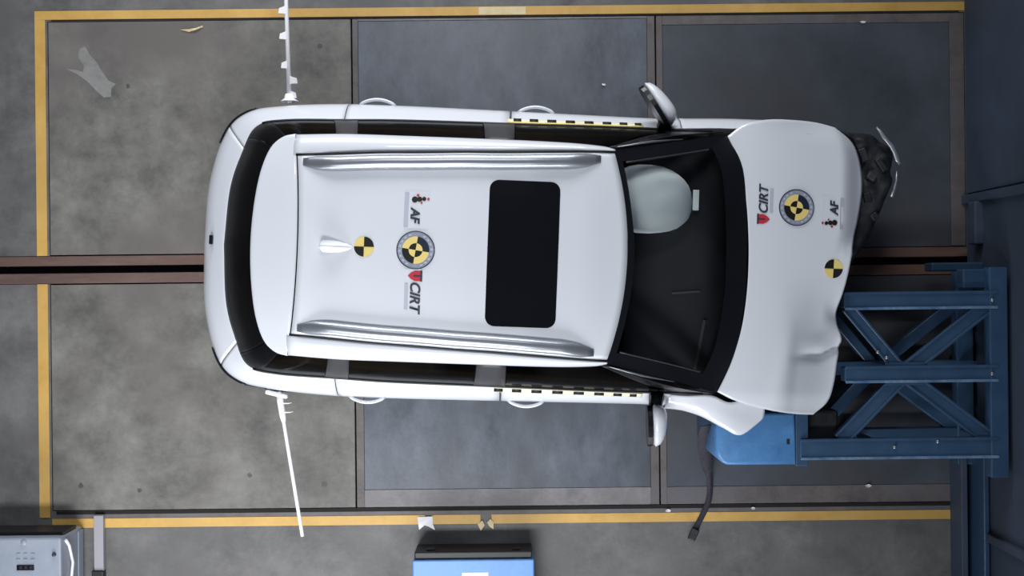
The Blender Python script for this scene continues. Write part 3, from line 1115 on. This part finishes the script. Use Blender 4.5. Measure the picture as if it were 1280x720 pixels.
def tape(s, x0, x1, off):
    v, f = [], []
    n = 30
    prof = []
    for i in range(n + 1):
        x = x0 + (x1 - x0) * i / n
        # point on the door shoulder for this x
        u = None
        lo, hi = 6.0, 9.2
        for _ in range(24):
            m_ = (lo + hi) / 2
            if SIDE.ev(m_, 6).x < x:
                lo = m_
            else:
                hi = m_
        prof.append(lo)
    def P(u, vv, lift):
        p = SIDE.ev(u, vv)
        return Vector((p.x, s * p.y + s * lift * .6, p.z + lift))
    def strip(name, va, vb, ua, ub, lift, m, par, seg):
        vv, ff_ = [], []
        for i in range(seg + 1):
            u = ua + (ub - ua) * i / seg
            for k in range(4):
                vv.append(P(u, va + (vb - va) * k / 3, lift))
        for i in range(seg):
            for k in range(3):
                a = i * 4 + k
                ff_.append((a, a + 1, a + 5, a + 4))
        o = raw(name, vv, ff_, m, par)
        solid(o, .0015, 0)
        return o
    base = strip('measuring_tape', 5.85 - off, 6.80 - off, prof[0], prof[-1], .003, M['tape_pale'], car, 24)
    base['label'] = 'pale yellow measuring tape with black dashes along the door top'
    if s > 0:
        strip('tape_edge', 6.40, 6.80, prof[0], prof[-1], .0045, M['tape_yellow'], base, 24)
    da, db = ((5.80, 6.36) if s > 0 else (5.95 - off, 6.56 - off))
    for k in range(8):
        t0 = (k + .38 if s > 0 else k + .02) / 8.0
        i0 = prof[0] + (prof[-1] - prof[0]) * t0
        i1 = prof[0] + (prof[-1] - prof[0]) * (t0 + .062)
        strip('tape_dash', da, db, i0, i1, .006, M['st_black'], base, 2)


tape(1, -.06, .80, 0)
tape(-1, -.085, .86, .05)

# ---- wheels
def wheel(x, s, inset=0.0):
    y = s * (.80 - inset)
    w_ = lathe('wheel', [(.20, -.10), (.30, -.112), (.335, -.095), (.345, -.06), (.347, 0), (.345, .06), (.335, .095), (.30, .112), (.20, .10)], M['rubber'], car, 36, 'y', (0, 0, 0))
    w_.location = (x, y, .345)
    lathe('rim', [(.235, s * .105), (.225, s * .095), (.21, s * .06), (.20, s * -.06)], M['silver'], w_, 36)
    lathe('hub', [(.0, s * .085), (.05, s * .085), (.06, s * .06), (.06, s * .02)], M['silver'], w_, 20)
    for k in range(5):
        a = 2 * math.pi * k / 5
        o = box('spoke', (.04, -.012, -.02), (.225, .012, .02), M['silver'], w_, .004)
        o.location = (0, s * .075, 0)
        o.rotation_euler = (0, -a, 0)


wheel(-1.27, 1); wheel(-1.27, -1); wheel(1.40, 1); wheel(1.22, -1, .06)

# ---- inner shell, interior
tubv, tubf = [], []
addbox(tubv, tubf, -1.72, 1.30, -.74, .74, .22, .34)
raw('floor_pan', tubv, tubf, M['interior'], car, sm=False)
for s in (1, -1):
    box('door_card', (-.84, s * .74, .34), (.96, s * .80, .80), M['interior'], car, .01)
    box('door_top_trim', (-1.62, s * .70, .78), (1.22, s * .815, 1.01), M['interior'], car, .01)
    box('wheel_liner', (-1.62, s * .56, .36), (-.92, s * .66, .88), M['interior'], car, .02)
box('load_floor', (-1.74, -.70, .60), (-.85, .70, .66), M['interior'], car, .01)
box('engine_bay', (1.18, -.70, .28), (1.86, .70, .86), M['rough_black'], car, .03)
box('parcel_shelf', (-1.62, -.62, .96), (-1.0, .62, .985), M['interior'], car, .005)
# dashboard
v, f = [], []
dash = [(.78, .78), (.74, .90), (.80, .99), (.95, 1.02), (1.18, 1.015), (1.42, .98), (1.42, .70)]
NY = 16
for j in range(NY + 1):
    y = -.76 + 1.52 * j / NY
    hump = .04 * math.exp(-((y - .37) / .18) ** 2)
    for x, z in dash:
        v.append((x, y, z + (hump if .75 < x < 1.1 and z > .9 else 0)))
nd = len(dash)
for j in range(NY):
    for k in range(nd - 1):
        a = j * nd + k
        f.append((a, a + 1, a + nd + 1, a + nd))
raw('dashboard', v, f, M['interior'], car)
box('dash_reflection_strip', (1.20, -.68, 1.012), (1.222, -.36, 1.022), M['pillar_grey'], car, .003, rot=R(-9))  # this strip and the next stand in for windshield reflection strokes
box('dash_reflection_bar', (1.02, -.20, 1.02), (1.20, -.185, 1.028), M['pillar_grey'], car, .003, rot=R(6))


def seat(x, y, wd=.50, parent=car):
    st = box('seat', (x - .27, y - wd / 2, .38), (x + .25, y + wd / 2, .56), M['interior_warm'], parent, .05)
    v_ = []
    b = box('seat_back', (x - .42, y - wd / 2 + .02, .50), (x - .26, y + wd / 2 - .02, 1.12), M['interior_warm'], st, .05)
    h_ = box('headrest', (x - .44, y - .13, 1.15), (x - .33, y + .13, 1.33), M['interior_warm'], st, .04)


seat(.30, .37); seat(.30, -.37)
seat(-.55, 0, 1.25)
# steering wheel and airbag
pts = []
for k in range(25):
    a = 2 * math.pi * k / 24
    pts.append((.70 - .08 * math.sin(a), .37 + .18 * math.cos(a), .98 + .16 * math.sin(a)))
tube('steering_wheel', pts, .015, M['satin_black'], car, 8)
v, f = [], []
nu, nv = 20, 28
for i in range(nu + 1):
    th = math.pi * i / nu
    for k in range(nv):
        ph = 2 * math.pi * k / nv
        n = Vector((math.sin(th) * math.cos(ph), math.sin(th) * math.sin(ph), math.cos(th)))
        rr = 1 + .03 * math.cos(3 * ph + .6) * math.sin(th) + .02 * noise.noise(n * 2.5)
        sx = math.copysign(abs(n.x) ** .8, n.x)
        sy = math.copysign(abs(n.y) ** .85, n.y)
        v.append((.842 + .268 * sx * rr, .372 + .212 * sy * rr, 1.19 + .17 * n.z * rr - .10 * n.x))
for i in range(nu):
    for k in range(nv):
        f.append((i * nv + k, i * nv + (k + 1) % nv, (i + 1) * nv + (k + 1) % nv, (i + 1) * nv + k))
ab = raw('airbag', v, f, M['airbag'], car)
ab['label'] = 'inflated pale airbag behind the windshield'
box('airbag_tag', (1.125, .325, 1.06), (1.165, .455, 1.075), M['airbag'], car, .005)

# ---- crushed black front end on the left
BF = [(2.08, .915), (2.25, .925), (2.41, .90), (2.515, .79), (2.525, .60), (2.475, .42), (2.39, .22), (2.30, .08), (2.22, -.04)]
BI = [(2.05, .86), (2.12, .83), (2.17, .77), (2.20, .68), (2.21, .55), (2.19, .38), (2.15, .2), (2.12, .06), (2.10, -.06)]
rows = []
for z, k, e in ((.22, .25, 0), (.34, .02, 0), (.48, .0, .0), (.60, .04, 0), (.665, .25, 0), (.67, .55, 0), (.63, .8, 0), (.60, 1, 0)):
    rows.append([(a[0] + (b[0] - a[0]) * k, a[1] + (b[1] - a[1]) * k, z) for a, b in zip(BF, BI)])


def crumple(p):
    d = noise.noise(p * 7.0) * .035 + noise.noise(p * 17.0) * .016
    return Vector((p.x + d * .5, p.y + d * .3, p.z + d * 1.3))


bp_ = panel('front_bumper', Surf(rows, crumple), 0, 8, 0, 7, 60, 40, M['rough_black'], car)
bp_['label'] = 'crushed black front bumper shell'
# bumper beam and headlamp
tube('bumper_beam', [(2.02, .78, .58), (2.14, .60, .60), (2.17, .35, .60), (2.12, .10, .58), (2.04, -.10, .56)], .055, M['satin_black'], car, 8)
v = []
hl = [(2.06, .885, .80), (2.17, .815, .79), (2.24, .70, .775), (2.29, .72, .72), (2.22, .86, .73), (2.10, .92, .75)]
v = hl + [(x - .03, y - .03, z - .12) for x, y, z in hl]
raw('headlamp', v, [(0, 1, 2, 3, 4, 5), (11, 10, 9, 8, 7, 6)] + [(i, (i + 1) % 6, 6 + (i + 1) % 6, 6 + i) for i in range(6)], M['gloss_black'], car, sm=False)


def ribbon(name, pts, wd, m, parent, th=.006):
    v_, f_ = [], []
    for i, p in enumerate(pts):
        p = Vector(p)
        t = (Vector(pts[min(i + 1, len(pts) - 1)]) - Vector(pts[max(i - 1, 0)])).normalized()
        n = t.cross(Vector((0, 0, 1))).normalized()
        ww = wd[i] if isinstance(wd, (list, tuple)) else wd
        v_ += [p - n * ww / 2, p + n * ww / 2]
    for i in range(len(pts) - 1):
        f_.append((2 * i, 2 * i + 1, 2 * i + 3, 2 * i + 2))
    o = raw(name, v_, f_, m, parent)
    solid(o, th, 0)
    return o


ribbon('trim_strip', [(2.375, .945, .71), (2.40, .915, .715), (2.425, .875, .72), (2.445, .855, .72), (2.475, .825, .715), (2.50, .785, .71), (2.525, .735, .70), (2.545, .71, .69)], [.010, .02, .026, .022, .028, .026, .03, .02], M['chrome'], car)
ribbon('trim_strip', [(2.525, .66, .70), (2.525, .60, .70), (2.515, .54, .695), (2.495, .49, .69)], [.010, .02, .022, .024], M['silver'], car)
for x, y, z, sx, sy, a in ((2.30, .76, .69, .05, .09, 20), (2.36, .62, .70, .06, .05, -30), (2.34, .48, .69, .05, .07, 15), (2.42, .70, .695, .04, .10, 35), (2.27, .34, .68, .05, .08, -20), (2.40, .36, .66, .05, .05, 40), (2.24, .16, .66, .07, .05, 10), (2.20, .0, .66, .05, .05, 30)):
    box('broken_bracket', (x - sx / 2, y - sy / 2, z - .05), (x + sx / 2, y + sy / 2, z + .01), M['pillar_grey'] if sx == .06 or sy == .09 else M['rough_black'], car, .008, rot=R(a))
box('tow_eye', (2.165, .02, .69), (2.215, .045, .71), M['silver'], car, .006, rot=R(-25))

# ------------------------------------------------------------------ marker rods at the rear of the car
def local(p):
    v_ = Vector(p)
    v_.rotate(Matrix.Rotation(YAW, 3, 'Z'))
    return v_ + car.location


a = local((-1.50, .955, .74))
b = local((-1.585, 2.15, .74))
rod = empty('marker_rod', a)
tag(rod, 'white rod with tied tabs sticking out across the far yellow line', 'rod')
d = b - a
tube('rod_shaft', [d * 0, d * .5, d], [.017, .014, .013], M['white_plastic'], rod, 8)
lathe('rod_mount', [(.0, .05), (.028, .05), (.036, .02), (.06, .0)], M['white_plastic'], rod, 14, 'y', (0, .01, 0))
for k, (t, sg, wd) in enumerate(((.045, 1, .05), (.125, 1, .06), (.21, -1, .045), (.37, -1, .05), (.51, -1, .05), (.66, -1, .05), (.83, -1, .05))):
    c = d * t
    raw('tab', [c + Vector((0, -.025, .012)), c + Vector((sg * wd, -.022, .02)), c + Vector((sg * wd * .9, .012, .018)), c + Vector((0, .03, .012)),
                c + Vector((0, -.025, -.004)), c + Vector((sg * wd, -.022, .004)), c + Vector((sg * wd * .9, .012, .002)), c + Vector((0, .03, -.004))],
        [(0, 1, 2, 3), (7, 6, 5, 4), (0, 4, 5, 1), (1, 5, 6, 2), (2, 6, 7, 3), (3, 7, 4, 0)], M['white_plastic'], rod, sm=False)
a = local((-1.50, -.948, .74))
b = at(378, 670, .45)
rod = empty('marker_rod', a)
tag(rod, 'plain white rod sticking out across the near yellow line', 'rod')
d = b - a
tube('rod_shaft', [Vector((0, 0, 0)), d * .22, d * .5, d], [.016, .013, .013, .012], M['white_plastic'], rod, 8)
tube('rod_sleeve', [d * .02, d * .06, d * .16, d * .20], [.02, .023, .022, .014], M['white_plastic'], rod, 10)
box('mount_plate', (-.09, -.028, -.03), (.06, .0, .02), M['white_plastic'], rod, .01, rot=R(-14))
for t in (.075, .135):
    c = d * t
    tube('tie_end', [c, c + Vector((.05, .0, .01)), c + Vector((.075, .004, .012))], [.006, .004, .002], M['white_plastic'], rod, 6)

# ------------------------------------------------------------------ strap hanging from the crushed wheel to the floor
pts = []
ctl = [at(882, 532, .62), at(881, 552, .40), at(884, 580, .16), at(887, 605, .03), at(886, 625, .012), at(879, 642, .010), at(871, 658, .012), at(865, 674, .010)]
for i in range(29):
    pts.append(crv(ctl, i / 4))
strap = ribbon('strap', pts, [.075 + .03 * math.sin(min(i, 9) / 9 * math.pi) - (.035 if i > 9 else 0) for i in range(29)], M['strap'], None, .006)
tag(strap, 'dark strap trailing from the torn fender over the yellow line', 'strap')
q = at(866, 668)
box('buckle', (q.x - .025, q.y - .04, .004), (q.x + .03, q.y + .05, .035), M['rough_black'], strap, .008, rot=R(-25))

# ------------------------------------------------------------------ control cabinet, bottom left
p = at(76, 672, .42)
cab = empty('control_cabinet', (p.x - .45, p.y - .35, 0))
tag(cab, 'light grey control cabinet with a small dark display', 'cabinet')
box('cabinet_body', (-.45, -.40, .02), (.45, .35, .42), M['cab_grey'], cab, .015)
box('base_plinth', (-.42, -.38, .0), (.42, .33, .03), M['satin_black'], cab, .004)
box('dark_back_strip', (-.39, .352, .10), (.44, .375, .34), M['satin_black'], cab, .006)  # dark strip along the back of the cabinet
def cl(px, py, z=.42):
    q_ = at(px, py, z)
    return (q_.x - (p.x - .45), q_.y - (p.y - .35))
x0, y0 = cl(21, 713); x1, y1 = cl(43, 706)
ds = box('display', (x0, y0, .418), (x1, y1, .426), M['gloss_black'], cab, .003)
for k in range(3):
    box('digit_segment', (x0 + .02 + k * .035, y0 + .01, .4262), (x0 + .04 + k * .035, y0 + .03, .4268), M['st_navy'], ds)
x, y = cl(68, 693)
lathe('knob', [(.0, .02), (.011, .02), (.013, .012), (.014, 0)], M['st_text'], cab, 14, 'z', (x, y, .42))
x, y = cl(30, 678)
lathe('knob', [(.0, .01), (.018, .01), (.02, .004), (.022, 0)], M['cab_grey'], cab, 14, 'z', (x, y, .42))
for i in range(3):
    for j in range(2):
        x, y = cl(23 + 9 * i, 693 + 7 * j)
        box('button', (x - .014, y - .009, .419), (x + .014, y + .009, .425), M['cab_grey'], cab, .003)
box('side_rail', (.451, -.40, .03), (.462, .33, .12), M['cab_grey'], cab, .004)
tube('side_cable', [(.462, -.40, .30), (.463, -.2, .30), (.464, .0, .28), (.464, .14, .24), (.462, .27, .30), (.462, .32, .36)], .011, M['white_plastic'], cab, 8)

# aluminium bar across the yellow line
p0, p1 = at(126, 643), at(124, 716)
b_ = empty('alignment_bar', (p0.x, p1.y, 0))
tag(b_, 'silver aluminium bar lying across the yellow line corner', 'bar')
ln = p0.y - p1.y
box('bar_body', (-.035, 0, .006), (.033, ln, .05), M['alu'], b_, .004)
box('bar_foot', (-.05, -.05, 0), (.035, .03, .065), M['satin_black'], b_, .008)

# blue equipment case, bottom centre
p0, p1 = at(516, 700, .30), at(667, 698, .30)
case = empty('equipment_case', ((p0.x + p1.x) / 2, p0.y, 0))
tag(case, 'bright blue equipment case with black edge and white label', 'case')
hw = (p1.x - p0.x) / 2
box('case_body', (-hw, -.60, .0), (hw, 0, .26), M['case_blue'], case, .012)
box('case_lid', (-hw - .003, -.60, .264), (hw + .003, -.003, .30), M['case_blue'], case, .010)
box('back_edge', (-hw + .01, .002, .02), (hw - .01, .05, .285), M['satin_black'], case, .008)
box('label_plate', (-.08, -.20, .299), (.105, -.09, .302), M['st_white'], case, .001, seg=1)
for s in (-1, 1):
    box('latch', (s * (hw - .12) - .03, .05, .16), (s * (hw - .12) + .03, .06, .24), M['satin_black'], case, .004)

# small white paper and debris scraps on the floor
def scrap(pix, m, label, z=.006, name='paper_scrap', cat='scrap', group=None):
    q = [at(x, y) for x, y in pix]
    c = sum(q, Vector()) / len(q)
    v_ = [(t.x - c.x, t.y - c.y, z - .004 + (.008 if i % 2 else 0)) for i, t in enumerate(q)]
    v_ += [(x, y, zz - .003) for x, y, zz in v_]
    n = len(q)
    o = raw(name, v_, [tuple(range(n)), tuple(range(2 * n - 1, n - 1, -1))] + [(i, (i + 1) % n, n + (i + 1) % n, n + i) for i in range(n)], m, None, sm=False)
    o.location = (c.x, c.y, .004)
    tag(o, label, cat, group)
    return o


scrap([(522, 646), (541, 645), (541, 654), (544, 662), (536, 658), (531, 656), (524, 662), (523, 654)], M['white_plastic'], 'white folded tape scrap over the near yellow line', .010)
scrap([(597, 655), (603, 650), (606, 656), (601, 663)], M['pale_glare_scrap'], 'pale scrap left of the break in the near yellow line', .010)
scrap([(609, 653), (613, 648), (617, 652), (617, 661), (612, 658)], M['pale_glare_scrap'], 'pale scrap right of the break in the near yellow line', .010)
scrap([(225, 37), (236, 37), (245, 35), (254, 32), (254, 34), (245, 38), (236, 40)], M['pale_glare_scrap'], 'small curved pale strip near the far yellow line', .006)
for px, py, r, lab in ((835, 638, 3, 'tiny white fragment by the near yellow line below the mirror'), (941, 635, 2.5, 'tiny white fragment on the near yellow line right of the strap'), (1085, 607, 3, 'tiny white fragment on the dark plate below the truss'), (1078, 28, 2.5, 'tiny white fragment on the dark plate near the far yellow line'), (755, 106, 2.5, 'tiny white fragment on the blue-grey plate beside the far mirror')):
    k = random.uniform(0, 3)
    scrap([(px + r * 1.4 * math.cos(k + a * 1.257) * random.uniform(.7, 1.2), py + r * .7 * math.sin(k + a * 1.257)) for a in range(5)], M['white_plastic'], lab, .008, 'debris_fragment', 'fragment', 'white fragments on the floor')
